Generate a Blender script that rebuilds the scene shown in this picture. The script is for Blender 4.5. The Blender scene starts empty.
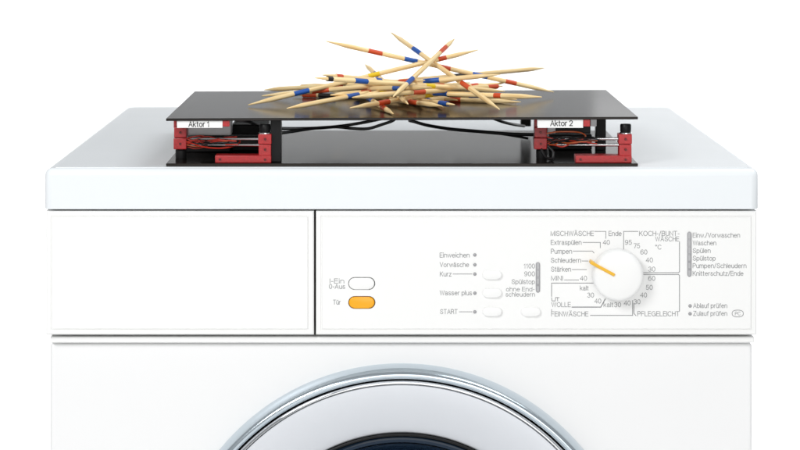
import bpy, bmesh, math, random
from mathutils import Vector, Matrix

# ------------------------------------------------------------------ camera, world, lamps, exposure
SC = bpy.context.scene
COL = SC.collection
FPX, CDIST, CH, CX0, CY0 = 2327.0, 1.953, 0.2216, 389.0, -96.0   # photo: focal length and principal point in pixels

cam_d = bpy.data.cameras.new('camera')
cam = bpy.data.objects.new('camera', cam_d)
COL.objects.link(cam)
cam.location = (0, -CDIST, CH)
cam.rotation_euler = (math.radians(90), 0, 0)
cam_d.sensor_width = 36
cam_d.lens = FPX / 800 * 36
cam_d.shift_x = 11 / 800
cam_d.shift_y = -321 / 800
cam_d.clip_end = 100
cam_d.dof.use_dof = True
cam_d.dof.focus_distance = 1.99
cam_d.dof.aperture_fstop = 11
SC.camera = cam

world = bpy.data.worlds.new('World')
SC.world = world
world.use_nodes = True
bg = world.node_tree.nodes['Background']
bg.inputs[0].default_value = (0.97, 0.985, 1.0, 1)
bg.inputs[1].default_value = 0.42


def area(name, loc, target, size, power, color=(1, 1, 1), size_y=None, spread=None):
    d = bpy.data.lights.new(name, 'AREA')
    d.energy = power
    d.color = color
    d.size = size
    if size_y:
        d.shape = 'RECTANGLE'
        d.size_y = size_y
    o = bpy.data.objects.new(name, d)
    COL.objects.link(o)
    if spread:
        d.spread = math.radians(spread)
    o.location = loc
    o.rotation_euler = (Vector(target) - Vector(loc)).to_track_quat('-Z', 'Y').to_euler()
    return o


area('key_softbox', (-1.1, -1.7, 1.15), (0, 0, -0.1), 0.7, 27)
area('front_softbox', (0.5, -3.2, 0.6), (0, 0, -0.2), 2.2, 34, (1, 0.99, 0.97))
area('overhead_softbox', (1.2, 0.2, 1.9), (0.3, 0.25, 0), 1.2, 25, (0.93, 0.97, 1))
area('rim_strip', (0.80, 2.75, 0.62), (0.2, 0.2, 0.02), 0.8, 0.9, size_y=0.7)
area('backdrop_lamp', (-2.2, 0.9, 1.3), (-0.5, 2.3, -0.2), 1.0, 11, spread=80)
area('backdrop_lamp', (2.2, 0.9, 1.3), (0.5, 2.3, -0.2), 1.0, 11, spread=80)
area('backdrop_lamp', (-1.6, 1.0, -0.3), (-0.2, 2.2, -0.4), 0.9, 3, spread=80)
area('backdrop_lamp', (1.6, 1.0, -0.3), (0.2, 2.2, -0.4), 0.9, 3, spread=80)

SC.view_settings.view_transform = 'Standard'
SC.view_settings.look = 'None'
SC.view_settings.exposure = 0.0
SC.view_settings.gamma = 1.0
SC.view_settings.use_curve_mapping = False

random.seed(7)


# ------------------------------------------------------------------ helpers
def P(x, y, Y):
    """photo pixel + depth behind the machine's front -> point"""
    d = Y + CDIST
    return Vector(((x - CX0) * d / FPX, Y, CH - (y - CY0) * d / FPX))


MATS = {}


def mat(name, color, rough=0.4, metal=0.0, ior=1.5, spec=0.5, bump=0.0, bscale=300, vary=0.0, vscale=20, coat=0.0,
        stretch=(1, 1, 1), rvary=0.0, trans=0.0):
    m = bpy.data.materials.new(name)
    m.use_nodes = True
    nt = m.node_tree
    b = nt.nodes['Principled BSDF']
    b.inputs['Base Color'].default_value = (*color, 1)
    b.inputs['Roughness'].default_value = rough
    b.inputs['Metallic'].default_value = metal
    b.inputs['IOR'].default_value = ior
    b.inputs['Specular IOR Level'].default_value = spec
    b.inputs['Coat Weight'].default_value = coat
    b.inputs['Coat Roughness'].default_value = 0.08
    b.inputs['Transmission Weight'].default_value = trans
    tc = nt.nodes.new('ShaderNodeTexCoord')
    mp = nt.nodes.new('ShaderNodeMapping')
    mp.inputs['Scale'].default_value = stretch
    nt.links.new(tc.outputs['Object'], mp.inputs[0])
    if bump:
        n = nt.nodes.new('ShaderNodeTexNoise')
        n.inputs['Scale'].default_value = bscale
        n.inputs['Detail'].default_value = 3
        bp = nt.nodes.new('ShaderNodeBump')
        bp.inputs['Strength'].default_value = bump
        bp.inputs['Distance'].default_value = 0.0004
        nt.links.new(mp.outputs[0], n.inputs['Vector'])
        nt.links.new(n.outputs['Fac'], bp.inputs['Height'])
        nt.links.new(bp.outputs[0], b.inputs['Normal'])
    if vary or rvary:
        n2 = nt.nodes.new('ShaderNodeTexNoise')
        n2.inputs['Scale'].default_value = vscale
        n2.inputs['Detail'].default_value = 5
        nt.links.new(mp.outputs[0], n2.inputs['Vector'])
        if vary:
            mx = nt.nodes.new('ShaderNodeMix')
            mx.data_type = 'RGBA'
            mx.inputs['A'].default_value = (*[max(0, c * (1 - vary)) for c in color], 1)
            mx.inputs['B'].default_value = (*[min(1, c * (1 + vary)) for c in color], 1)
            nt.links.new(n2.outputs['Fac'], mx.inputs['Factor'])
            nt.links.new(mx.outputs['Result'], b.inputs['Base Color'])
        if rvary:
            mr = nt.nodes.new('ShaderNodeMapRange')
            mr.inputs['To Min'].default_value = max(0, rough - rvary)
            mr.inputs['To Max'].default_value = rough + rvary
            nt.links.new(n2.outputs['Fac'], mr.inputs['Value'])
            nt.links.new(mr.outputs[0], b.inputs['Roughness'])
    MATS[name] = m
    return m


mat('backdrop_paper', (0.86, 0.86, 0.86), 0.9, vary=0.01, vscale=3)
mat('enamel', (0.77, 0.80, 0.82), 0.2, ior=1.36, bump=0.015, bscale=140, rvary=0.03, vscale=6)
mat('white_plastic', (0.83, 0.83, 0.82), 0.38, bump=0.012, bscale=900, rvary=0.04, vscale=9)
mat('white_paint', (0.82, 0.82, 0.82), 0.3, bump=0.012, bscale=220)
mat('grey_gap', (0.08, 0.08, 0.078), 0.7)
mat('print_grey', (0.22, 0.225, 0.23), 0.6)
mat('led_grey', (0.32, 0.32, 0.33), 0.25, coat=0.4)
mat('led_segment', (0.42, 0.42, 0.43), 0.3)
mat('orange_plastic', (0.86, 0.385, 0.002), 0.28, bump=0.03, bscale=500)
mat('pointer_yellow', (0.78, 0.43, 0.018), 0.35)
mat('chrome_ring', (0.60, 0.675, 0.73), 0.16, metal=1.0)
mat('chrome', (0.78, 0.79, 0.80), 0.05, metal=1.0)
mat('brushed_steel', (0.70, 0.72, 0.755), 0.45, metal=1.0, bump=0.04, bscale=60, stretch=(1, 1, 14), rvary=0.04, vscale=12)
mat('black_rubber', (0.006, 0.006, 0.0065), 0.5, spec=0.25, bump=0.08, bscale=700)
mat('bowl_glass', (0.010, 0.022, 0.042), 0.06, spec=0.25)
mat('drum_steel', (0.35, 0.36, 0.38), 0.3, metal=1.0, vary=0.3, vscale=30)
mat('black_acrylic', (0.008, 0.007, 0.0065), 0.14, ior=1.29, rvary=0.03, vscale=14, vary=0.2)
mat('base_acrylic', (0.010, 0.008, 0.007), 0.16, ior=1.3, rvary=0.006, vscale=12)
mat('black_plastic', (0.004, 0.004, 0.0045), 0.4, spec=0.2, bump=0.1, bscale=600)
mat('red_metal', (0.40, 0.013, 0.016), 0.34, bump=0.4, bscale=1500, vary=0.45, vscale=700)
mat('housing_white', (0.72, 0.73, 0.74), 0.45, vary=0.03, vscale=60)
mat('paper_label', (0.85, 0.85, 0.84), 0.7)
mat('label_ink', (0.015, 0.015, 0.016), 0.6)
mat('rod_steel', (0.70, 0.70, 0.70), 0.22, metal=1.0, vary=0.08, vscale=200)
mat('screw_steel', (0.13, 0.035, 0.035), 0.35, metal=0.6)
mat('cable_black', (0.010, 0.010, 0.011), 0.38)
mat('wire_red', (0.50, 0.035, 0.02), 0.4)
mat('wire_orange', (0.55, 0.11, 0.03), 0.4)
for n_, c_ in (('red', (0.64, 0.078, 0.02)), ('blue', (0.012, 0.09, 0.39)), ('yellow', (0.82, 0.56, 0.012)), ('black', (0.018, 0.012, 0.011))):
    mat('paint_' + n_, c_, 0.42, bump=0.15, bscale=900, vary=0.12, vscale=400, stretch=(.2, 1, 1))


for n_, c_ in (('black_acrylic', (1, .93, .90, 1)), ('base_acrylic', (1, .92, .84, 1))):
    MATS[n_].node_tree.nodes['Principled BSDF'].inputs['Specular Tint'].default_value = c_


def wood():
    m = mat('stick_wood', (0.78, 0.58, 0.33), 0.5)
    nt = m.node_tree
    b = nt.nodes['Principled BSDF']
    tc = nt.nodes.new('ShaderNodeTexCoord')
    oi = nt.nodes.new('ShaderNodeObjectInfo')
    ad = nt.nodes.new('ShaderNodeVectorMath')
    ad.operation = 'ADD'
    mp = nt.nodes.new('ShaderNodeMapping')
    mp.inputs['Scale'].default_value = (28, 900, 900)
    n = nt.nodes.new('ShaderNodeTexNoise')
    n.inputs['Scale'].default_value = 1.0
    n.inputs['Detail'].default_value = 4
    cr = nt.nodes.new('ShaderNodeValToRGB')
    cr.color_ramp.elements[0].position = 0.25
    cr.color_ramp.elements[0].color = (0.80, 0.50, 0.18, 1)
    cr.color_ramp.elements[1].position = 0.72
    cr.color_ramp.elements[1].color = (1.0, 0.83, 0.49, 1)
    hs = nt.nodes.new('ShaderNodeHueSaturation')
    mr = nt.nodes.new('ShaderNodeMapRange')
    mr.inputs['To Min'].default_value = 0.88
    mr.inputs['To Max'].default_value = 1.08
    bp = nt.nodes.new('ShaderNodeBump')
    bp.inputs['Strength'].default_value = 0.25
    bp.inputs['Distance'].default_value = 0.0003
    L = nt.links.new
    L(tc.outputs['Object'], ad.inputs[0])
    L(oi.outputs['Random'], ad.inputs[1])
    L(ad.outputs[0], mp.inputs[0])
    L(mp.outputs[0], n.inputs['Vector'])
    L(n.outputs['Fac'], cr.inputs[0])
    L(cr.outputs[0], hs.inputs['Color'])
    L(oi.outputs['Random'], mr.inputs['Value'])
    L(mr.outputs[0], hs.inputs['Value'])
    L(hs.outputs[0], b.inputs['Base Color'])
    L(n.outputs['Fac'], bp.inputs['Height'])
    L(bp.outputs[0], b.inputs['Normal'])


wood()


def link(name, me, material, parent=None, smooth=False):
    o = bpy.data.objects.new(name, me)
    if material and not me.materials:
        me.materials.append(MATS[material])
    COL.objects.link(o)
    if parent:
        o.parent = parent
        o.matrix_parent_inverse = parent.matrix_world.inverted()
    if smooth:
        for p in me.polygons:
            p.use_smooth = True
    return o


def obj(name, bm, material, parent=None, smooth=None):
    """bmesh -> one mesh object; smooth = angle limit in degrees"""
    bmesh.ops.recalc_face_normals(bm, faces=bm.faces)
    me = bpy.data.meshes.new(name)
    if smooth:
        for f in bm.faces:
            f.smooth = True
        if bm.faces.layers.int.get('box'):           # flat sides stay flat, only the rounded edges are smooth
            big = max(f.calc_area() for f in bm.faces)
            for f in bm.faces:
                if max(abs(c) for c in f.normal) > .9999 and f.calc_area() > .04 * big:
                    f.smooth = False
        lim = math.radians(smooth)
        for e in bm.edges:
            e.smooth = len(e.link_faces) == 2 and e.calc_face_angle(0) < lim
    bm.to_mesh(me)
    bm.free()
    return link(name, me, material, parent)


def empty(name, loc=(0, 0, 0)):
    o = bpy.data.objects.new(name, None)
    o.location = loc
    o.empty_display_size = 0.05
    COL.objects.link(o)
    bpy.context.view_layer.update()
    return o


def box(x0, x1, y0, y1, z0, z1, bev=0.0, seg=2, bm=None, only=None):
    bm = bm or bmesh.new()
    if not bm.faces.layers.int.get('box'):
        bm.faces.layers.int.new('box')
    r = bmesh.ops.create_cube(bm, size=1.0)
    vs = r['verts']
    for v in vs:
        v.co = Vector((x0 + (v.co.x + .5) * (x1 - x0), y0 + (v.co.y + .5) * (y1 - y0), z0 + (v.co.z + .5) * (z1 - z0)))
    if bev:
        es = list({e for v in vs for e in v.link_edges})
        if only:
            es = [e for e in es if only(e)]
        bmesh.ops.bevel(bm, geom=es, offset=bev, segments=seg, profile=0.5, affect='EDGES')
    return bm


def pbox(x0, x1, y0, y1, Y, depth, bev=0.0004, zmin=None, zmax=None, bm=None):
    """box whose front face covers the pixel rectangle at depth Y"""
    a, b = P(x0, y1, Y), P(x1, y0, Y)
    z0 = a.z if zmin is None else zmin
    z1 = b.z if zmax is None else zmax
    return box(a.x, b.x, Y, Y + depth, z0, z1, bev, 2, bm)


def lathe(profile, c, segs=96, axis='Y', bm=None, close=False):
    """profile (radius, along axis) turned around an axis through c"""
    bm = bm or bmesh.new()
    rings = []
    for (r, h) in profile:
        ring = []
        if r < 1e-6:
            co = Vector(c) + (Vector((0, h, 0)) if axis == 'Y' else Vector((0, 0, h)))
            ring = [bm.verts.new(co)]
        else:
            for k in range(segs):
                a = 2 * math.pi * k / segs
                if axis == 'Y':
                    ring.append(bm.verts.new((c[0] + r * math.sin(a), c[1] + h, c[2] + r * math.cos(a))))
                else:
                    ring.append(bm.verts.new((c[0] + r * math.sin(a), c[1] + r * math.cos(a), c[2] + h)))
        rings.append(ring)
    if close:
        rings.append(rings[0])
    for A, B in zip(rings, rings[1:]):
        for k in range(segs):
            k2 = (k + 1) % segs
            if len(A) == 1 and len(B) == 1:
                continue
            if len(A) == 1:
                bm.faces.new((A[0], B[k], B[k2]))
            elif len(B) == 1:
                bm.faces.new((A[k], A[k2], B[0]))
            else:
                bm.faces.new((A[k], A[k2], B[k2], B[k]))
    return bm


def tube(pts, r, segs=8, sub=8, bm=None):
    """round tube along a Catmull-Rom curve through pts"""
    bm = bm or bmesh.new()
    pts = [Vector(p) for p in pts]
    ext = [pts[0] * 2 - pts[1]] + pts + [pts[-1] * 2 - pts[-2]]
    path = []
    for i in range(1, len(ext) - 2):
        p0, p1, p2, p3 = ext[i - 1:i + 3]
        for k in range(sub):
            t = k / sub
            path.append(0.5 * ((2 * p1) + (p2 - p0) * t + (2 * p0 - 5 * p1 + 4 * p2 - p3) * t * t + (3 * p1 - p0 - 3 * p2 + p3) * t ** 3))
    path.append(pts[-1])
    rings = []
    n = None
    for i, p in enumerate(path):
        t = (path[min(i + 1, len(path) - 1)] - path[max(i - 1, 0)]).normalized()
        if n is None:
            n = t.orthogonal().normalized()
        n = (n - t * n.dot(t)).normalized()
        b = t.cross(n)
        rings.append([bm.verts.new(p + r * (math.cos(2 * math.pi * k / segs) * n + math.sin(2 * math.pi * k / segs) * b)) for k in range(segs)])
    for A, B in zip(rings, rings[1:]):
        for k in range(segs):
            bm.faces.new((A[k], A[(k + 1) % segs], B[(k + 1) % segs], B[k]))
    bm.faces.new(rings[0][::-1])
    bm.faces.new(rings[-1])
    return bm


def stadium(cx, cz, w, h, y0, y1, bev=0.0, seg=3, bm=None, n=12):
    """pill shape facing the camera, from y0 (front) back to y1"""
    bm = bm or bmesh.new()
    r = h / 2
    out = []
    for s, a0 in ((1, -90), (-1, 90)):
        for k in range(n + 1):
            a = math.radians(a0 + 180 * k / n)
            out.append((cx + s * (w / 2 - r) + r * math.cos(a), cz + r * math.sin(a)))
    F = [bm.verts.new((x, y0, z)) for x, z in out]
    B = [bm.verts.new((x, y1, z)) for x, z in out]
    ff = bm.faces.new(F)
    bm.faces.new(B[::-1])
    for k in range(len(F)):
        k2 = (k + 1) % len(F)
        bm.faces.new((F[k], B[k], B[k2], F[k2]))
    if bev:
        bmesh.ops.bevel(bm, geom=list(ff.edges), offset=bev, segments=seg, profile=0.5, affect='EDGES')
    return bm


# ------------------------------------------------------------------ studio backdrop
ZF = -0.85
bm = bmesh.new()
prof = [(-4.0, ZF), (1.6, ZF)]
for k in range(1, 13):
    a = math.radians(90 * k / 12)
    prof.append((1.6 + 0.8 * math.sin(a), ZF + 0.8 - 0.8 * math.cos(a)))
prof.append((2.4, 0.125))
L_ = [bm.verts.new((-4.5, y, z)) for y, z in prof]
R_ = [bm.verts.new((4.5, y, z)) for y, z in prof]
for k in range(len(prof) - 1):
    bm.faces.new((L_[k], R_[k], R_[k + 1], L_[k + 1]))
bd = obj('backdrop', bm, 'backdrop_paper', None, 60)
bd['kind'] = 'structure'

# ------------------------------------------------------------------ washing machine
XL, XR = P(44, 0, 0).x, P(759, 0, 0).x
ZLID = P(0, 209.4, 0).z
XC = (XL + XR) / 2
wm = empty('washing_machine', (XC, 0.3, ZF))
wm['label'] = 'white front-loading washing machine with round steel door and printed control panel'
wm['category'] = 'washing machine'

# lid
bm = bmesh.new()
bm.faces.layers.int.new('box')
bmesh.ops.create_cube(bm, size=1)
for v in bm.verts:
    v.co = Vector((XL + (v.co.x + .5) * (XR - XL), 0.6 * (v.co.y + .5), ZLID + (v.co.z + .5) * (-.0005 - ZLID)))
vert_e = [e for e in bm.edges if abs(e.verts[0].co.z - e.verts[1].co.z) > 0.01]
bmesh.ops.bevel(bm, geom=vert_e, offset=0.006, segments=4, profile=0.5, affect='EDGES')
top_e = [e for e in bm.edges if all(v.co.z > -.00051 for v in e.verts)]
bmesh.ops.bevel(bm, geom=top_e, offset=0.0062, segments=6, profile=0.5, affect='EDGES')
bot_e = [e for e in bm.edges if all(v.co.z < ZLID + 1e-5 for v in e.verts) and len(e.link_faces) == 2]
bmesh.ops.bevel(bm, geom=bot_e, offset=0.0008, segments=2, profile=0.5, affect='EDGES')
lid = obj('lid', bm, 'enamel', wm, 40)
obj('top_sheet', box(XL + .0088, XR - .0088, .0064, .592, -.002, 0, .0004, 3), 'enamel', lid, 40)

# body shell
YB = 0.0145
bx0, bx1 = P(50, 0, YB).x, P(752.3, 0, YB).x
zb = P(0, 343.2, YB).z
bm = box(bx0, bx1, YB, 0.585, ZF + 0.10, zb, 0.003, 3)
shell = obj('body_shell', bm, 'white_paint', wm, 40)
obj('plinth', box(bx0 + 0.004, bx1 - 0.004, YB + 0.03, 0.57, ZF + 0.012, ZF + 0.0995, 0.002), 'white_paint', wm, 40)
for sx in (bx0 + 0.05, bx1 - 0.05):
    for yy in (0.09, 0.52):
        obj('foot', lathe([(0, 0), (0.02, 0), (0.02, 0.008), (0.012, 0.013), (0, 0.013)], (sx, yy, ZF), 24, 'Z'), 'black_rubber', wm, 40)
# dark inner chassis that closes the gaps between lid, fascia and shell
obj('chassis', box(P(53, 0, 0.02).x, P(749, 0, 0.02).x, 0.022, 0.58, zb - 0.004, ZLID + 0.004), 'grey_gap', wm)
for a, b in ((bx0, P(53, 0, 0.02).x), (P(749, 0, 0.02).x, bx1)):
    obj('side_panel', box(a, b, 0.0205, 0.582, zb + 0.0004, ZLID - 0.0004, 0.0008), 'white_paint', wm, 40)
# strip below the fascia, in short lengths that butt against each other
zs0, zs1 = P(0, 342.9, 0.009).z, P(0, 336.7, 0.009).z
for a, b in ((50, 754.6),):
    bm = box(P(a, 0, 0.009).x, P(b, 0, 0.009).x, 0.0085, 0.03, zs0, zs1, 0.0012, 2)
    obj('trim_strip', bm, 'white_plastic', wm, 40)


def fascia(x0, x1, y0, y1, Y=0.0022, rim=4.6, holes=()):
    """fascia plate: outer rim, fine groove, then a slightly raised field"""
    a, b = P(x0, y1, Y), P(x1, y0, Y)
    bm = bmesh.new()
    s = 1 / 1191.5

    def rect(i, yy):
        return [bm.verts.new(c) for c in ((a.x + i, yy, a.z + i), (b.x - i, yy, a.z + i), (b.x - i, yy, b.z - i), (a.x + i, yy, b.z - i))]
    R = [rect(0, 0.0195), rect(0, Y + 0.0009), rect(0.0009, Y), rect(rim * s, Y), rect((rim + .45) * s, Y + 0.0006),
         rect((rim + .9) * s, Y + 0.0006), rect((rim + 1.7) * s, Y - 0.0006)]
    for A, B in zip(R, R[1:]):
        for k in range(4):
            bm.faces.new((A[k], A[(k + 1) % 4], B[(k + 1) % 4], B[k]))
    bm.faces.new(R[-1])
    bm.faces.new(R[0][::-1])
    return bm


obj('detergent_drawer', fascia(46, 313.8, 211.0, 334.8), 'white_plastic', wm, 20)
pbm = fascia(316.0, 756.8, 211.0, 334.8)
bmesh.ops.recalc_face_normals(pbm, faces=pbm.faces)
panel = obj('control_panel', pbm, 'white_plastic', wm, 20)
YP = 0.0022 - 0.0006                       # front plane of the printed field

# holes for the two big push buttons
PXM = (YP + CDIST) / FPX
cut = bmesh.new()
big = [('white', 361.7, 283.5, 27.0, 12.8), ('orange', 361.8, 302.5, 27.2, 12.8)]
for _, x, y, w, h in big:
    c = P(x, y, YP)
    stadium(c.x, c.z, w * PXM, h * PXM, -0.01, 0.012, bm=cut)
cutter = obj('cutter', cut, 'grey_gap')


def carve(target, cutter):
    md = target.modifiers.new('b', 'BOOLEAN')
    md.object = cutter
    md.solver = 'EXACT'
    md.operation = 'DIFFERENCE'
    bpy.context.view_layer.update()
    me = bpy.data.meshes.new_from_object(target.evaluated_get(bpy.context.evaluated_depsgraph_get()))
    target.modifiers.clear()
    target.data = me
    bpy.data.objects.remove(cutter)


carve(panel, cutter)
for cname, x, y, w, h in big:
    c = P(x, y, YP)
    bm = stadium(c.x - 0.0001, c.z - 0.0001, (w - 1.4) * PXM, (h - 1.4) * PXM, YP - (0.0006 if cname == 'white' else -0.0002), 0.0115, 0.0010, 4)
    o = obj('push_button', bm, 'white_plastic' if cname == 'white' else 'orange_plastic', panel, 50)
    o['label'] = 'white on-off push button' if cname == 'white' else 'orange door push button'
# small buttons
for x, y in ((492, 274.6), (492, 292.7), (492, 311.4), (530.8, 311.6)):
    c = P(x, y, YP)
    obj('push_button', stadium(c.x, c.z, 19.6 * PXM, 8.8 * PXM, YP - 0.0022, YP + 0.001, 0.0009, 4), 'white_plastic', panel, 50)
# indicator lamps
for x, y in ((474.8, 254.9), (474.8, 264.7), (474.8, 274.0), (474.8, 293.1), (474.8, 311.8), (690.0, 305.9), (690.0, 313.7)):
    c = P(x, y, YP)
    r = 1.75 * PXM
    obj('indicator_lamp', lathe([(r, 0.0005), (r, -0.0003), (r * .8, -0.0006), (0, -0.0008)], (c.x, YP, c.z), 20), 'led_grey', panel, 50)
for x, y0, y1, nseg in ((537.9, 262.0, 292.6, 4), (689.3, 231.6, 276.8, 6)):
    c = P(x, (y0 + y1) / 2, YP)
    bm = stadium(0, 0, (y1 - y0) * PXM, 4.3 * PXM, YP - 0.0005, YP + 0.001, 0.0002, 2)
    for v in bm.verts:
        v.co = Vector((c.x + v.co.z, v.co.y, c.z + v.co.x))
    o = obj('indicator_bar', bm, 'led_grey', panel, 50)
    bm = bmesh.new()
    for k in range(nseg):
        yy = y0 + (k + .5) * (y1 - y0) / nseg
        a, b = P(x - 1.1, yy + 2.6, YP), P(x + 1.1, yy - 2.6, YP)
        box(a.x, b.x, YP - 0.00062, YP - 0.0003, a.z, b.z, bm=bm)
    q = obj('indicator_window', bm, 'led_segment', panel)

# print
# stroke lettering: every glyph is a few pen strokes in units of the capital height
def arc(cx, cy, rx, ry, a0, a1, n=10):
    return [(cx + rx * math.cos(math.radians(a0 + (a1 - a0) * k / n)), cy + ry * math.sin(math.radians(a0 + (a1 - a0) * k / n))) for k in range(n + 1)]


XH = .70
_S = [(.60, .78)] + arc(.32, .77, .26, .23, 20, 225, 9) + arc(.32, .255, .29, .255, 60, -200, 11)[1:]
_s = arc(.24, .55, .19, .18, 25, 230, 8) + arc(.24, .19, .22, .19, 65, -200, 9)[1:]
_O = arc(.37, .5, .37, .5, 90, 450, 24)
_o = arc(.27, XH / 2, .27, XH / 2, 90, 450, 20)
_n = [(0, .42)] + arc(.25, .45, .25, .28, 180, 0, 10) + [(.50, 0)]
_u = [(0, XH), (0, .30)] + arc(.25, .28, .25, .28, 180, 360, 10) + [(.50, XH)]
_a = [[(.04, .56)] + arc(.235, .55, .195, .18, 160, 0, 8) + [(.43, .10), (.50, 0)],
      [(.43, .42), (.17, .38)] + arc(.17, .19, .17, .19, 90, 270, 8) + arc(.22, .21, .21, .21, 285, 350, 4)]
_A = [[(0, 0), (.33, 1), (.66, 0)], [(.11, .34), (.55, .34)]]
GLYPHS = {
    'A': (.66, _A), 'B': (.58, [[(0, 0), (0, 1), (.32, 1)] + arc(.32, .76, .23, .24, 90, -90, 8) + [(0, .52)], [(.32, .52)] + arc(.32, .26, .26, .26, 90, -90, 8) + [(0, 0)]]),
    'C': (.70, [arc(.37, .5, .37, .5, 40, 320, 20)]), 'E': (.52, [[(.52, 1), (0, 1), (0, 0), (.53, 0)], [(0, .53), (.49, .53)]]),
    'F': (.50, [[(.50, 1), (0, 1), (0, 0)], [(0, .52), (.45, .52)]]), 'G': (.74, [arc(.37, .5, .37, .5, 45, 335, 20) + [(.72, .48), (.42, .48)], [(.72, .48), (.72, 0)]]),
    'H': (.58, [[(0, 0), (0, 1)], [(.58, 0), (.58, 1)], [(0, .53), (.58, .53)]]), 'I': (.0, [[(0, 0), (0, 1)]]),
    'K': (.60, [[(0, 0), (0, 1)], [(.57, 1), (0, .40)], [(.20, .61), (.60, 0)]]), 'L': (.48, [[(0, 1), (0, 0), (.48, 0)]]),
    'M': (.70, [[(0, 0), (0, 1), (.35, .04), (.70, 1), (.70, 0)]]), 'N': (.58, [[(0, 0), (0, 1), (.58, 0), (.58, 1)]]), 'O': (.74, [_O]),
    'P': (.56, [[(0, 0), (0, 1), (.30, 1)] + arc(.30, .735, .26, .265, 90, -90, 8) + [(0, .47)]]),
    'R': (.58, [[(0, 0), (0, 1), (.31, 1)] + arc(.31, .75, .25, .25, 90, -90, 8) + [(0, .50)], [(.36, .50), (.56, .30), (.58, 0)]]),
    'S': (.62, [_S]), 'T': (.60, [[(0, 1), (.60, 1)], [(.30, 1), (.30, 0)]]),
    'U': (.58, [[(0, 1), (0, .30)] + arc(.29, .29, .29, .29, 180, 360, 10) + [(.58, 1)]]), 'V': (.64, [[(0, 1), (.32, 0), (.64, 1)]]),
    'W': (.92, [[(0, 1), (.23, 0), (.46, 1), (.69, 0), (.92, 1)]]), 'Z': (.58, [[(.02, 1), (.57, 1), (0, 0), (.58, 0)]]),
    'a': (.50, _a), 'b': (.53, [[(0, 0), (0, 1)], arc(.265, XH / 2, .265, XH / 2, 180, 540, 18)]), 'c': (.48, [arc(.26, XH / 2, .26, XH / 2, 42, 318, 16)]),
    'd': (.53, [[(.53, 0), (.53, 1)], arc(.265, XH / 2, .265, XH / 2, 0, 360, 18)]), 'e': (.53, [[(.01, .39), (.53, .39)] + arc(.27, XH / 2, .265, XH / 2, 5, 318, 16)]),
    'f': (.30, [[(.12, 0), (.12, .82)] + arc(.28, .83, .16, .16, 180, 85, 5), [(0, XH), (.29, XH)]]), 'h': (.50, [[(0, 0), (0, 1)], _n]),
    'i': (.0, [[(0, 0), (0, XH)], [(0, .93), (0, 1.04)]]), 'k': (.46, [[(0, 0), (0, 1)], [(.43, XH), (0, .28)], [(.16, .44), (.46, 0)]]), 'l': (.0, [[(0, 0), (0, 1)]]),
    'm': (.80, [[(0, 0), (0, XH)], [(0, .46)] + arc(.20, .49, .20, .24, 180, 0, 8) + [(.40, 0)], [(.40, .46)] + arc(.60, .49, .20, .24, 180, 0, 8) + [(.80, 0)]]),
    'n': (.50, [[(0, 0), (0, XH)], _n]), 'o': (.54, [_o]), 'p': (.53, [[(0, -.27), (0, XH)], arc(.265, XH / 2, .265, XH / 2, 180, 540, 18)]),
    'r': (.28, [[(0, 0), (0, XH)], [(0, .40)] + arc(.26, .43, .26, .29, 180, 88, 6)]), 's': (.46, [_s]),
    't': (.28, [[(.11, .94), (.11, .14)] + arc(.24, .14, .13, .13, 180, 275, 5), [(0, XH), (.27, XH)]]), 'u': (.50, [_u, [(.50, .3), (.50, 0)]]),
    'w': (.72, [[(0, XH), (.18, 0), (.36, XH), (.54, 0), (.72, XH)]]), 'x': (.46, [[(0, XH), (.46, 0)], [(.46, XH), (0, 0)]]), 'z': (.44, [[(.02, XH), (.43, XH), (0, 0), (.44, 0)]]),
    '0': (.52, [arc(.26, .5, .26, .5, 90, 450, 20)]), '1': (.30, [[(0, .76), (.16, .84), (.22, 1), (.22, 0)]]),
    '2': (.52, [arc(.26, .73, .25, .27, 175, -30, 10) + [(.02, .03), (.53, .03)]]), '3': (.52, [arc(.25, .75, .23, .25, 160, -80, 10) + arc(.25, .265, .26, .265, 80, -165, 11)]),
    '4': (.54, [[(.42, 0), (.42, 1), (0, .30), (.54, .30)]]), '5': (.52, [[(.47, 1), (.10, 1), (.04, .50)] + arc(.25, .32, .26, .32, 135, -155, 11)]),
    '6': (.52, [arc(.26, .31, .26, .31, 0, 360, 16), [(.0, .31)] + arc(.30, .52, .30, .48, 190, 50, 9)]), '7': (.50, [[(0, 1), (.50, 1), (.17, 0)]]),
    '9': (.52, [arc(.26, .69, .26, .31, 180, 540, 16), [(.52, .69)] + arc(.22, .48, .30, .48, 10, -130, 9)]),
    '-': (.26, [[(0, .40), (.26, .40)]]), '/': (.34, [[(0, -.04), (.34, 1.04)]]), '.': (.0, [[(0, 0), (0, .10)]]), '°': (.26, [arc(.13, .87, .13, .13, 0, 360, 12)]), ' ': (.12, []),
}
for _c, _b, _h in (('ä', 'a', .86), ('ü', 'u', .86), ('Ä', 'A', 1.12)):
    _w, _g = GLYPHS[_b]
    GLYPHS[_c] = (_w, _g + [[(_w / 2 - .13, _h), (_w / 2 - .13, _h + .11)], [(_w / 2 + .13, _h), (_w / 2 + .13, _h + .11)]])


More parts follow.
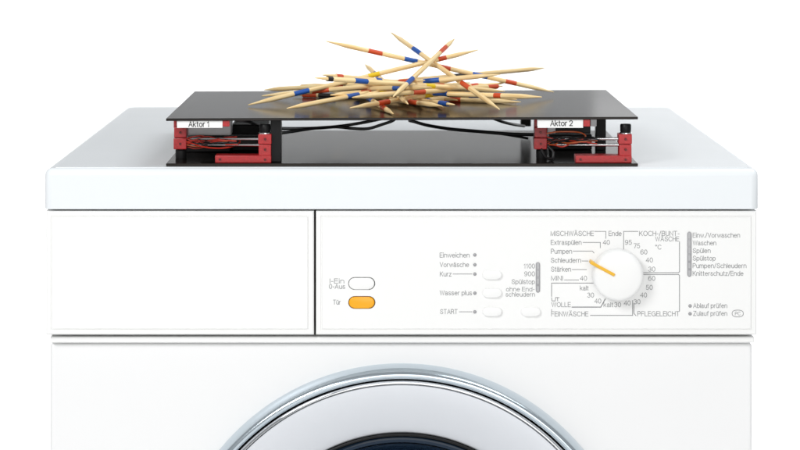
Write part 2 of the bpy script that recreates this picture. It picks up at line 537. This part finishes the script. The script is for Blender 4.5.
def ribbon(bm, pts, h, y):
    """flat mitred ribbon of half width h along (x, z) points at depth y"""
    closed = len(pts) > 3 and (Vector(pts[0]) - Vector(pts[-1])).length < 1e-6
    p = [Vector(q) for q in pts]
    out = []
    n = len(p)
    for i in range(n):
        a = p[i - 1] if i else (p[-2] if closed else None)
        b = p[i + 1] if i < n - 1 else (p[1] if closed else None)
        d1 = (p[i] - a).normalized() if a is not None else (b - p[i]).normalized()
        d2 = (b - p[i]).normalized() if b is not None else d1
        n1, n2 = Vector((-d1.y, d1.x)), Vector((-d2.y, d2.x))
        m = n1 + n2
        m = m.normalized() if m.length > 1e-4 else n1
        k = min(2.2, 1 / max(.3, m.dot(n1)))
        q = p[i]
        if a is None:
            q = q - d1 * h * .8
        if b is None:
            q = q + d1 * h * .8
        out.append((bm.verts.new((q.x + m.x * h * k, y, q.y + m.y * h * k)), bm.verts.new((q.x - m.x * h * k, y, q.y - m.y * h * k))))
    for (a, b), (c, d) in zip(out, out[1:]):
        bm.faces.new((a, b, d, c))


def text(name, s, x0, x1, yb, cap, Y, material, parent, off=0.00012, weight=.115):
    px = (Y + CDIST) / FPX
    A, B = P(x0, yb, Y), P(x1, yb, Y)
    kz = cap * px
    gap = .20
    tot = sum(GLYPHS[c][0] + gap for c in s) - gap
    kx = (B.x - A.x - weight * kz) / tot
    bm = bmesh.new()
    pen, j = 0.0, 0
    for c in s:
        w, strokes = GLYPHS[c]
        for st in strokes:
            ribbon(bm, [(A.x + weight * kz / 2 + (pen + u) * kx, A.z + v * kz) for u, v in st], weight * kz / 2, Y - off - (j % 5) * 4e-6)
            j += 1
        pen += w + gap
    me = bpy.data.meshes.new(name)
    bm.to_mesh(me)
    bm.free()
    return link(name, me, material, parent)


def lines(pts, w=0.7):
    """printed polyline of width w pixels on the panel"""
    bm = bmesh.new()
    ribbon(bm, [(q.x, q.z) for q in (P(x, y, YP) for x, y in pts)], w * PXM / 2, YP - .0001)
    return obj('printed_line', bm, 'print_grey', panel)


T = [('I-Ein', 329.7, 344.2, 283.2, 4.4), ('0-Aus', 329.0, 345.2, 288.6, 4.4), ('Tür', 333.0, 340.7, 304.3, 4.3),
     ('Einweichen', 439.7, 469.6, 257.3, 4.4), ('Vorwäsche', 439.7, 469.0, 266.8, 4.4), ('Kurz', 439.9, 451.5, 276.2, 4.4),
     ('Wasser plus', 439.7, 472.0, 295.0, 4.4), ('START', 440.0, 457.6, 313.8, 4.4),
     ('1100', 523.7, 534.9, 268.2, 4.3), ('900', 524.2, 534.9, 276.0, 4.3), ('Spülstop', 511.6, 534.9, 283.8, 4.3),
     ('ohne End-', 506.0, 534.6, 291.2, 4.1), ('schleudern', 505.6, 534.9, 296.4, 4.1),
     ('MISCHWÄSCHE', 550.6, 593.8, 235.7, 4.5), ('Extraspülen', 550.8, 581.5, 244.6, 4.5), ('Pumpen', 550.9, 572.0, 253.5, 4.5),
     ('Schleudern', 550.8, 581.0, 262.5, 4.5), ('Stärken', 551.0, 571.0, 271.4, 4.5), ('MINI', 551.1, 562.8, 280.4, 4.5),
     ('40', 580.0, 587.0, 280.4, 4.4), ('40', 602.8, 609.8, 244.5, 4.4), ('Ende', 608.6, 621.6, 235.7, 4.5),
     ('KOCH-/BUNT-', 639.2, 679.5, 235.7, 4.5), ('WÄSCHE', 655.2, 679.2, 241.1, 4.4), ('°C', 655.2, 661.6, 249.2, 4.2),
     ('95', 625.0, 631.8, 244.5, 4.4), ('75', 633.6, 640.0, 248.0, 4.4), ('60', 640.4, 647.3, 254.2, 4.4), ('40', 645.8, 652.9, 262.2, 4.4),
     ('30', 648.2, 655.3, 271.3, 4.4), ('60', 648.2, 655.2, 280.5, 4.4), ('50', 645.8, 652.7, 289.6, 4.4), ('40', 640.2, 647.0, 297.2, 4.4),
     ('30', 633.7, 640.4, 303.9, 4.4), ('PFLEGELEICHT', 637.4, 679.4, 316.0, 4.5),
     ('kalt', 580.0, 588.6, 290.2, 4.4), ('30', 587.2, 594.0, 297.3, 4.4), ('40', 594.4, 601.2, 303.2, 4.4),
     ('WOLLE', 551.4, 570.8, 306.8, 4.4), ('kalt', 603.6, 613.2, 306.9, 4.4), ('30', 614.2, 621.0, 306.9, 4.4), ('40', 623.8, 630.6, 305.2, 4.4),
     ('FEINWÄSCHE', 551.2, 588.4, 316.2, 4.5),
     ('Einw./Vorwaschen', 692.7, 740.0, 237.4, 4.4), ('Waschen', 692.7, 716.2, 245.1, 4.4), ('Spülen', 692.7, 710.6, 252.8, 4.4),
     ('Spülstop', 692.7, 715.6, 260.4, 4.4), ('Pumpen/Schleudern', 692.7, 746.4, 267.9, 4.4), ('Knitterschutz/Ende', 692.7, 743.4, 275.6, 4.4),
     ('Ablauf prüfen', 693.2, 727.2, 307.8, 4.4), ('Zulauf prüfen', 693.2, 727.2, 315.6, 4.4), ('PC', 735.0, 740.6, 315.2, 3.3)]
for s, x0, x1, yb, cap in T:
    text('lettering', s, x0, x1, yb, cap, YP, 'print_grey', panel)
for pts, w in (([(453, 274), (472, 274)], .6), ([(459.2, 311.8), (472, 311.8)], .6),
               ([(594.6, 231.4), (605.8, 231.4), (605.8, 238.4)], .6), ([(583, 242.4), (600.3, 242.4), (600.3, 247.8)], .6),
               ([(573, 251.1), (592.4, 251.1), (594, 253)], .6), ([(582, 261), (588, 261)], .6), ([(572, 269.5), (586.6, 269.5)], .6),
               ([(564.4, 279.9), (578.6, 279.9)], .6), ([(638, 231.4), (623.6, 231.4), (623.6, 250.5)], .65),
               ([(679.5, 241.8), (679.5, 271.6), (678.6, 272.7), (643, 272.7)], .7), ([(643, 274.5), (678.6, 274.5), (679.5, 275.6), (679.5, 311.0)], .7),
               ([(593.4, 283.1), (551.6, 283.1), (551.6, 296.4)], .7), ([(572, 307.1), (600.8, 307.1), (605.2, 299.0)], .95),
               ([(551.6, 309.4), (551.6, 311.6)], .6), ([(590.4, 315.4), (632.6, 315.4), (632.6, 300.5)], .7),
               ([(633.9, 303.4), (633.9, 313.4), (636.0, 315.7)], .7),
               ([(551.6, 297.6), (551.9, 300.9), (555.2, 300.9), (555.5, 297.6)], .6), ([(556.0, 297.6), (559.2, 297.6)], .6), ([(557.6, 297.6), (557.6, 301)], .6)):
    lines(pts, w)
# oval round the PC mark
ov = []
for k in range(33):
    a = 2 * math.pi * k / 32
    ov.append((737.7 + 5.6 * math.copysign(abs(math.cos(a)) ** .8, math.cos(a)), 313.5 + 3.4 * math.copysign(abs(math.sin(a)) ** .8, math.sin(a))))
lines(ov, .6)

# programme knob
kc = P(618.2, 275.6, -0.010)
K = 1 / 1199.0
R0 = 25.6 * K
obk = lathe([(R0 * .9, YP + 0.001), (R0 * .98, YP - 0.001), (R0 * 1.0, YP - 0.003), (R0 * .985, -0.0105), (R0 * .955, -0.0130), (R0 * .90, -0.0142), (R0 * .82, -0.0147), (R0 * .4, -0.0150), (0, -0.0151)],
            (kc.x, 0, kc.z), 96)
knob = obj('programme_knob', obk, 'white_plastic', wm, 35)
knob['label'] = 'round white programme knob with yellow pointer'
a, b = P(590.4, 262.2, -0.0150), P(614.6, 275.2, -0.0150)
d = (b - a)
ln = d.length
bm = box(0, ln, -0.0013, 0.0016, -0.0013, 0.0013, 0.0006, 3)
box(0, 0.0042, 0.0, 0.0105, -0.0013, 0.0013, 0.0005, 2, bm)
ang = math.atan2(d.z, d.x)
for v in bm.verts:
    x, y, z = v.co
    v.co = Vector((a.x + x * math.cos(ang) - z * math.sin(ang), a.y + y, a.z + x * math.sin(ang) + z * math.cos(ang)))
obj('pointer', bm, 'pointer_yellow', knob, 40)

# door
dc = P(401.7, 604.0, 0.0)
C0 = (dc.x, 0, dc.z)
SEG = 720
carve(shell, obj('cutter', lathe([(0, -.02), (.165, -.02), (.165, .2), (0, .2)], C0, 128), 'white_paint'))
ring = lathe([(.1992, YB + .001), (.1988, .0085), (.1976, .0035), (.1960, .0000), (.1942, -.0022), (.1924, -.0032), (.1906, -.0028), (.1893, -.0012), (.1884, .0015), (.1880, .0050), (.1878, YB + .001)], C0, SEG)
door = obj('door', ring, 'chrome_ring', wm, 50)
door['label'] = 'round porthole door with pale chrome rim'
obj('inner_rim', lathe([(.1876, YB), (.1874, .0040), (.1868, .0026), (.1858, .0034), (.1850, .0052), (.1842, .0058), (.1836, .0050), (.1834, .0072), (.1834, YB)], C0, SEG), 'chrome', door, 60)
obj('door_plate', lathe([(.1832, YB), (.1832, .0052), (.1826, .0040), (.1440, .0040), (.1428, .0046), (.1424, YB)], C0, SEG), 'brushed_steel', door, 40)
obj('gasket', lathe([(.1422, YB), (.1422, .0024), (.1414, .0014), (.1404, .0020), (.1400, .0050), (.1398, YB)], C0, SEG), 'black_rubber', door, 50)
obj('porthole_glass', lathe([(.1396, .0100), (.1390, .0062), (.1370, .0050), (.1345, .0058), (.1335, .0085), (.1328, .0120), (.1305, .0145), (.127, .022), (.120, .045), (.110, .075), (.09, .095), (.05, .105), (0, .107)], C0, SEG), 'bowl_glass', door, 50)
obj('glass_rim', lathe([(.1333, .0092), (.1329, .0078), (.1324, .0092)], C0, SEG), 'drum_steel', door, 50)
# door handle on the right edge of the steel plate, below the frame of the photo
hc = Vector((dc.x + .165, 0.0, dc.z))
obj('door_handle', box(hc.x - .012, hc.x + .014, -.008, .006, hc.z - .05, hc.z + .05, .004, 3), 'chrome_ring', door, 40)

# ------------------------------------------------------------------ vibrating platform on the lid
PT = 0.0025                                  # base plate top
vp = empty('vibrating_platform', (P(402, 0, .15).x, .15, 0))
vp['label'] = 'two black glossy plates joined by red linear actuators on the white lid'
vp['category'] = 'vibrating platform'
px0, px1 = P(166, 0, .012).x, P(638, 0, .012).x
YF0, YF1 = .012, .299


def plate_top(x):
    return .0412 + (x - .0105) * .0035


bm = box(px0, px1, YF0, YF1, 0.0001, PT, .0003, 1)
obj('base_plate', bm, 'base_acrylic', vp)
bm = box(px0, px1, YF0, YF1, -.0022, 0, .0003, 1)
for v in bm.verts:
    v.co.z += plate_top(v.co.x)
obj('top_plate', bm, 'black_acrylic', vp)


def under(x, Y=.0):
    return plate_top(P(x, 0, Y).x) - .0021


def post(x0, x1, Y, depth, name, y1=None, zmin=PT, material='black_plastic'):
    a, b = P(x0, 0, Y).x, P(x1, 0, Y).x
    z0 = zmin if y1 is None else P(0, y1, Y).z
    return obj(name, box(a, b, Y, Y + depth, z0, under((x0 + x1) / 2, Y), .0006, 2), material, vp, 40)


post(270.6, 281.2, .022, .016, 'post')
post(596, 606, .118, .012, 'post')
post(521, 531, .262, .014, 'stop_block', y1=126.5)
obj('driver_or_shade_box', pbox(231.5, 268, 124.5, 140, .11, .05, .001, zmin=PT), 'black_plastic', vp, 40)
obj('driver_or_shade_box', pbox(184, 231, 136.5, 140, .10, .06, .001, zmin=PT), 'black_plastic', vp, 40)  # added black box, stands in for the dark reflection in the base plate
obj('driver_or_shade_box', pbox(549, 592, 134.5, 140, .12, .05, .001, zmin=PT), 'black_plastic', vp, 40)  # added black box, supplies the darkness behind the right-hand wires


def actuator(x0, side_label, words, wx, dark_box):
    """x0 = pixel of the left block; everything else hangs off it"""
    Y = .017
    dx = x0
    base = obj('actuator', pbox(dx + 41, dx + 97.2, 155.6, 163, Y - .001, .016, .0006, zmin=PT), 'red_metal', vp, 40)
    base['label'] = 'red linear actuator marked ' + words
    # right column
    obj('column', pbox(dx + 84.6, dx + 97.0, 144.6, 156, Y, .013, .0005, zmin=P(0, 155.8, Y).z), 'red_metal', base, 40)
    obj('clamp_block', pbox(dx + 84.2, dx + 97.4, 134.2, 144.2, Y - .0006, .0145, .0006), 'red_metal', base, 40)
    c = P(dx + 91.0, 134, Y + .006)
    obj('collar', lathe([(0, -.0006), (.0052, -.0006), (.0052, .0013), (.0044, .0018), (0, .0018)], c, 28, 'Z'), 'chrome', base, 40)
    h = P(0, 124, Y + .006).z - c.z
    obj('adjusting_knob', lathe([(0, .0016), (.0044, .0016), (.0047, .0030), (.0047, h - .0008), (.0042, h), (0, h)], c, 28, 'Z'), 'black_plastic', base, 40)
    YL = .046
    # left block
    obj('slide_block', pbox(dx, dx + 12.4, 127.4, 137.6, YL, .014, .0006), 'red_metal', base, 40)
    obj('slide_block', pbox(dx - .5, dx + 12.4, 138.2, 149.4, YL - .0008, .0155, .0006), 'red_metal', base, 40)
    obj('upright', pbox(dx - .3, dx + 2.6, 119, 128, YL + .0025, .008, .0002, zmax=under(dx, YL)), 'red_metal', base, 40)
    cc = P(dx + 7, 150, YL + .007)
    obj('foot', lathe([(0, PT), (.0046, PT), (.0048, PT + .001), (.0048, cc.z), (.0042, cc.z + .0006), (0, cc.z + .0006)], (cc.x, cc.y, 0), 28, 'Z'), 'black_rubber', base, 40)
    # cap screws
    for sx, sy, rr in ((dx + 46, 159.4, 1.2), (dx + 91, 159.6, 1.2), (dx + 91, 139.2, 1.2), (dx + 91, 149.6, 1.2)):
        c = P(sx, sy, Y - .001)
        rr /= 1182
        obj('screw', lathe([(rr, .0005), (rr, -.0005), (rr * .8, -.0008), (rr * .5, -.0008), (rr * .5, -.0002), (0, -.0002)], c, 16), 'screw_steel', base, 40)
    for sy in (132.5, 143.8):
        c = P(dx + 6.2, sy, YL - .0008)
        rr = 1.2 / 1165
        obj('screw', lathe([(rr, .0005), (rr, -.0005), (rr * .8, -.0008), (rr * .5, -.0008), (rr * .5, -.0002), (0, -.0002)], c, 16), 'screw_steel', base, 40)
    # rods
    for yy in (138.8, 145.0):
        p, q = P(dx + 10, yy, YL + .006), P(dx + 86, yy, Y + .006)
        obj('guide_rod', tube([p, (p + q) / 2, q], .00125, 12, 2), 'rod_steel', base, 40)
    # label
    lab = obj('label_plate', pbox(dx + 3, dx + 48.5, 119, 127.9, Y - .003, .0015, .0002, zmax=under(dx + 20, YL)), 'paper_label', base)
    text('lettering', words, wx[0], wx[1], wx[2], 5.2, Y - .003, 'label_ink', base, off=.0002, weight=.15)
    obj('stop_clip', pbox(dx + 48.7, dx + 55.5, 119, 126.6, Y - .003, .006, .0004, zmax=under(dx + 50, YL)), 'red_metal', base, 40)
    # motor housing
    if dark_box:
        obj('motor_housing', pbox(dx + 12.8, dx + 21, 126, 133, YL + .006, .014, .0006, zmax=under(dx + 20, YL)), 'housing_white', base, 40)
        obj('motor', pbox(dx + 21, dx + 56, 126.2, 133.5, YL + .007, .018, .0008, zmax=under(dx + 20, YL)), 'black_plastic', base, 40)
        obj('end_cap', pbox(dx + 56, dx + 62, 119, 126.4, YL + .004, .010, .0005, zmax=under(dx + 50, YL)), 'housing_white', base, 40)
    else:
        obj('motor_housing', pbox(dx + 13.5, dx + 57.2, 121, 135.6, YL + .012, .020, .0015, zmax=under(dx + 20, YL)), 'housing_white', base, 40)
        obj('motor', pbox(dx + 26, dx + 84, 135.9, 146.5, YL + .016, .014, .0008), 'black_plastic', base, 40)
    # wires wound round the rods
    rnd = random.Random(x0)
    specs = []
    for k in range(12):
        x_a, x_b = dx + 12, dx + rnd.uniform(50, 66)
        ya, yb = rnd.uniform(137, 146), rnd.uniform(136.5, 145)
        pts = []
        n = 6
        ph = rnd.uniform(0, 6.28)
        for i in range(n):
            t = i / (n - 1)
            yy = ya + (yb - ya) * t + 3.4 * math.sin(ph + rnd.uniform(5, 5.6) * t) * math.sin(math.pi * min(1, t * 1.4 + .1))
            pts.append(P(x_a + (x_b - x_a) * t, yy, YL - .026 * t * (x_b - x_a) / 74 + .003 + rnd.uniform(-.003, .003)))
        m_ = ('wire_red', 'wire_red', 'cable_black', 'wire_red', 'cable_black', 'wire_orange', 'wire_red')[k % 7] if not dark_box else \
            ('cable_black', 'wire_orange', 'cable_black', 'wire_red', 'cable_black', 'cable_black', 'wire_red')[k % 7]
        obj('wire', tube(pts, rnd.uniform(.0004, .00065), 6, 6), m_, base, 60)
    pts = [P(dx + 12, 141.5, YL - .009 + .003), P(dx + 30, 147.0, YL - .009), P(dx + 48, 148.2, YL - .009 - .001), P(dx + 61, 145.5, YL - .009), P(dx + 66, 141, YL - .009 + .003), P(dx + 58, 137.2, YL - .009 + .004), P(dx + 44, 138.5, YL - .009 + .003)]
    if dark_box:
        pts = [P(dx + 12, 133.5, YL - .009 + .004), P(dx + 22, 131.8, YL - .009 + .003), P(dx + 36, 131.6, YL - .009 + .003), P(dx + 46, 132.6, YL - .009 + .004), P(dx + 51, 136.4, YL - .009 + .004), P(dx + 44, 140, YL - .009 + .003)]
    obj('wire', tube(pts, .0007, 6, 6), 'wire_orange' if dark_box else 'wire_red', base, 60)


actuator(174.0, 'left', 'Aktor 1', (188.4, 209.4, 126.7), False)
actuator(534.6, 'right', 'Aktor 2', (550.2, 572.8, 125.8), True)

# cables between the plates, plus one tube for their reflection
for pts, r in (([(272, 128.4, .05), (300, 128.6, .12), (325, 127.6, .15), (350, 124.8, .16), (378, 119.5, .16), (392, 115, .16)], .0015),
               ([(272, 134.2, .04), (292, 131.6, .08), (312, 128.6, .11), (335, 127.0, .13), (352, 128.4, .13), (368, 128.6, .13), (382, 124.5, .13), (393, 120.5, .13), (397, 116, .13)], .0014),
               ([(409.5, 120.6, .18), (414, 121.6, .17), (428, 125.4, .15), (452, 129.2, .13), (480, 131.6, .10), (510, 134.0, .085), (540, 134.8, .07)], .0015),
               ([(455, 129.0, .15), (478, 131.0, .14), (505, 134.5, .13), (528, 138.4, .12)], .0011),  # reflection in the base plate, modelled as a thin tube
               ([(486, 115.5, .08), (500, 121.0, .09), (512, 124.2, .12), (524, 126.0, .18)], .0013),
               ([(236, 116.5, .03), (248, 121.5, .035), (258, 125.0, .05), (272, 127.0, .09)], .0013)):
    q = [P(*p) for p in pts]
    for v in q:
        v.z = min(v.z, plate_top(v.x) - .0023 - r)
    obj('cable_or_reflection', tube(q, r, 10, 8), 'cable_black', vp, 60)
# dark cable loops below the second slide block, reflections modelled in with them
obj('cable_or_reflection', tube([P(541, 149, .026), P(545, 157, .028), P(552, 159, .032), P(553, 152, .034), P(548, 146, .034)], .0012, 8, 8), 'cable_black', vp, 60)

# ------------------------------------------------------------------ mikado sticks
STICKS = [
    ('long high stick with five alternating red and blue bands, topmost of the pile', (0.1544, 0.2243, 0.0457), (-0.0583, 0.1674, 0.0968),
     [(0.17, 0.218, 'red'), (0.298, 0.364, 'blue'), (0.461, 0.518, 'red'), (0.605, 0.661, 'blue'), (0.756, 0.816, 'red')]),
    ('stick slanting steeply to a low free tip, blue band near its raised end', (0.0953, 0.0488, 0.0447), (0.0016, 0.2468, 0.1002),
     [(0.255, 0.325, 'red'), (0.699, 0.775, 'blue')]),
    ('steep stick leaning up out of the pile with greyish raised end and pale red band', (0.0035, 0.0231, 0.0579), (0.0619, 0.2383, 0.0948),
     [(0.196, 0.29, 'blue'), (0.734, 0.839, 'red')]),
    ('long sloping stick with blue band near its low tip and yellow middle band', (-0.1259, 0.1238, 0.0422), (0.0831, 0.1972, 0.0870),
     [(0.194, 0.257, 'blue'), (0.511, 0.559, 'yellow'), (0.817, 0.853, 'red')]),
    ('stick seen nearly end-on with a short pale point rising behind the yellow band', (0.0165, 0.0538, 0.0489), (-0.0230, 0.2755, 0.0680),
     [(0.281, 0.393, 'red'), (0.627, 0.748, 'blue')]),
    ('thick middle stick with a black band at its tip and then a blue band', (-0.0632, 0.0107, 0.0750), (0.1054, 0.1594, 0.0515),
     [(0.064, 0.088, 'black'), (0.198, 0.263, 'blue'), (0.563, 0.611, 'yellow')]),
    ('darker stick with a red band near its brown tip, lying just above the black-tipped one', (-0.0588, 0.0877, 0.0718), (0.0974, 0.2487, 0.0439),
     [(0.077, 0.11, 'red'), (0.296, 0.33, 'blue')]),
    ('pale rear stick whose tip lies behind the long blue and yellow banded one', (-0.1185, 0.2468, 0.0459), (0.0314, 0.0791, 0.0676),
     [(0.429, 0.523, 'red'), (0.855, 0.913, 'red')]),
    ('stick with a low free tip, a dark blue band and then a red band', (-0.0875, 0.0365, 0.0467), (0.0443, 0.2197, 0.0577),
     [(0.377, 0.455, 'blue'), (0.521, 0.636, 'red'), (0.829, 0.893, 'blue')]),
    ('low front stick with red band near its tip and a yellow band', (-0.0336, 0.0408, 0.0468), (0.1076, 0.2171, 0.0548),
     [(0.168, 0.236, 'red'), (0.456, 0.508, 'yellow')]),
    ('stick with its short stub poking out below the low red and yellow banded stick', (0.0036, 0.0331, 0.0425), (-0.0407, 0.2546, 0.0507),
     [(0.4, 0.506, 'blue'), (0.136, 0.216, 'red')]),
    ('stick lying flat on the plate with touching red and black bands at one end', (0.1187, 0.1392, 0.0436), (-0.0899, 0.2262, 0.0432),
     [(0.255, 0.324, 'red'), (0.805, 0.882, 'black'), (0.891, 0.954, 'red')]),
    ('level stick with blue band at its middle and red band towards its free brown tip', (0.1312, 0.0428, 0.0560), (-0.0365, 0.1942, 0.0496),
     [(0.197, 0.233, 'red'), (0.469, 0.544, 'blue'), (0.719, 0.808, 'red')]),
    ('crossing stick with wide blue band and its tip just under the topmost stick', (-0.1161, 0.1675, 0.0467), (0.0985, 0.1010, 0.0712),
     [(0.685, 0.751, 'blue'), (0.219, 0.291, 'red')]),
    ('pale stick at the back with one black band and its tip raised above bare plate', (0.1512, 0.3002, 0.0628), (-0.0037, 0.1355, 0.0613),
     [(0.5, 0.593, 'black')]),
    ('low stick with red band near its short tip behind the level blue banded one', (0.1052, 0.1944, 0.0536), (-0.0244, 0.0093, 0.0595),
     [(0.046, 0.121, 'red'), (0.575, 0.657, 'red')]),
    ('buried stick at the bottom of the pile with one small red band and blue end', (-0.0562, 0.2642, 0.0439), (0.0572, 0.0687, 0.0472),
     [(0.156, 0.207, 'red'), (0.889, 0.949, 'blue')]),
    ('buried stick under the pile with a black band and a small red band', (-0.0314, 0.0228, 0.0573), (0.0938, 0.2109, 0.0541),
     [(0.272, 0.342, 'black'), (0.843, 0.898, 'red')]),
    ('low stick whose pale point lies beside the flat red and black banded one', (0.1165, 0.1650, 0.0437), (-0.0430, 0.3251, 0.0430),
     [(0.19, 0.26, 'blue'), (0.6, 0.66, 'yellow')]),
    ('buried stick with two red bands under the thick black-tipped one', (-0.0517, 0.0906, 0.0538), (0.0766, 0.2766, 0.0494),
     [(0.2, 0.27, 'red'), (0.74, 0.8, 'red')]),
    ('short-looking front stick with a yellow band behind its point', (-0.0266, 0.0892, 0.0527), (0.0724, 0.2924, 0.0542),
     [(0.17, 0.23, 'yellow'), (0.46, 0.53, 'red')]),
    ('stick seen foreshortened in the heart of the pile with red and blue bands', (0.0374, 0.1201, 0.0439), (-0.0396, 0.3325, 0.0489),
     [(0.2, 0.26, 'red'), (0.47, 0.53, 'blue'), (0.74, 0.8, 'red')]),
    ('buried level stick with blue, red and yellow bands below the wide blue banded one', (0.0745, 0.1302, 0.0508), (-0.0855, 0.2898, 0.0474),
     [(0.3, 0.36, 'blue'), (0.62, 0.68, 'red'), (0.74, 0.8, 'yellow')]),
    ('foreshortened stick with a blue band just behind its low front point', (0.0476, 0.0902, 0.0431), (-0.0019, 0.3106, 0.0493),
     [(0.2, 0.27, 'blue'), (0.73, 0.8, 'black')]),
    ('foreshortened stick with a yellow band behind its front point, crossing the heap', (0.0314, 0.1198, 0.0449), (-0.0403, 0.3341, 0.0459),
     [(0.2, 0.27, 'yellow'), (0.48, 0.54, 'red')]),
    ('stick rising away through the heap with a red band near its front end', (-0.0088, 0.1196, 0.0492), (0.0799, 0.3275, 0.0466),
     [(0.17, 0.24, 'red'), (0.5, 0.57, 'blue')]),
    ('stick running under the heap from a rear tip, blue band then red band', (-0.0548, 0.2501, 0.0440), (0.0458, 0.0478, 0.0478),
     [(0.22, 0.29, 'blue'), (0.72, 0.8, 'red')]),
    ('buried stick with two red bands and a black band between them', (0.0622, 0.1504, 0.0442), (-0.0578, 0.3419, 0.0429),
     [(0.2, 0.26, 'red'), (0.46, 0.52, 'black'), (0.74, 0.8, 'red')]),
    ('rear stick with a yellow band, its tip beside the touching red and black bands', (-0.0782, 0.2402, 0.0464), (0.0367, 0.0465, 0.0641),
     [(0.22, 0.29, 'yellow'), (0.72, 0.79, 'blue')]),
]
SL, SR = .226, .0022
bm = bmesh.new()
prof = [(0.0000, 0), (.00032, .0002), (.0006, .0022), (.0011, .0085), (.00172, .0155), (.00206, .0200), (SR, .0240), (SR, .075), (SR, .150)]
prof = prof + [(r, SL - x) for r, x in prof[:7][::-1]]
NS = 18
rings = []
for r, x in prof:
    if r == 0:
        rings.append([bm.verts.new((x, 0, 0))])
    else:
        rings.append([bm.verts.new((x, r * math.cos(2 * math.pi * k / NS), r * math.sin(2 * math.pi * k / NS))) for k in range(NS)])
for A, B in zip(rings, rings[1:]):
    for k in range(NS):
        k2 = (k + 1) % NS
        if len(A) == 1:
            bm.faces.new((A[0], B[k2], B[k]))
        elif len(B) == 1:
            bm.faces.new((A[k], A[k2], B[0]))
        else:
            bm.faces.new((A[k], A[k2], B[k2], B[k]))
bmesh.ops.recalc_face_normals(bm, faces=bm.faces)
smesh = bpy.data.meshes.new('mikado_stick')
for f in bm.faces:
    f.smooth = True
bm.to_mesh(smesh)
bm.free()
smesh.materials.append(MATS['stick_wood'])
for lab, A, B, bands in STICKS:
    A, B = Vector(A), Vector(B)
    o = bpy.data.objects.new('mikado_stick', smesh)
    COL.objects.link(o)
    d = (B - A).normalized()
    o.location = A
    o.rotation_mode = 'QUATERNION'
    o.rotation_quaternion = Vector((1, 0, 0)).rotation_difference(d)
    o['label'] = lab
    o['category'] = 'stick'
    o['group'] = 'pointed wooden sticks piled on the black plate'
    for t0, t1, cname in bands:
        x0, x1 = sorted((t0 * SL, t1 * SL))
        rb = SR + .00007
        bb = bmesh.new()
        jit = [random.uniform(-.00022, .00022) for _ in range(NS * 2)]
        rr = [[bb.verts.new((x + jit[k + (NS if x == x1 else 0)], r * math.cos(2 * math.pi * k / NS), r * math.sin(2 * math.pi * k / NS))) for k in range(NS)]
              for x, r in ((x0, SR - .0002), (x0, rb), (x1, rb), (x1, SR - .0002))]
        for U, W in zip(rr, rr[1:]):
            for k in range(NS):
                bb.faces.new((U[k], U[(k + 1) % NS], W[(k + 1) % NS], W[k]))
        bmesh.ops.recalc_face_normals(bb, faces=bb.faces)
        for f in bb.faces:
            f.smooth = True
        for e in bb.edges:
            e.smooth = e.calc_face_angle(0) < .7
        me = bpy.data.meshes.new('colour_band')
        bb.to_mesh(me)
        bb.free()
        me.materials.append(MATS['paint_' + cname])
        c = bpy.data.objects.new('colour_band', me)
        COL.objects.link(c)
        c.parent = o
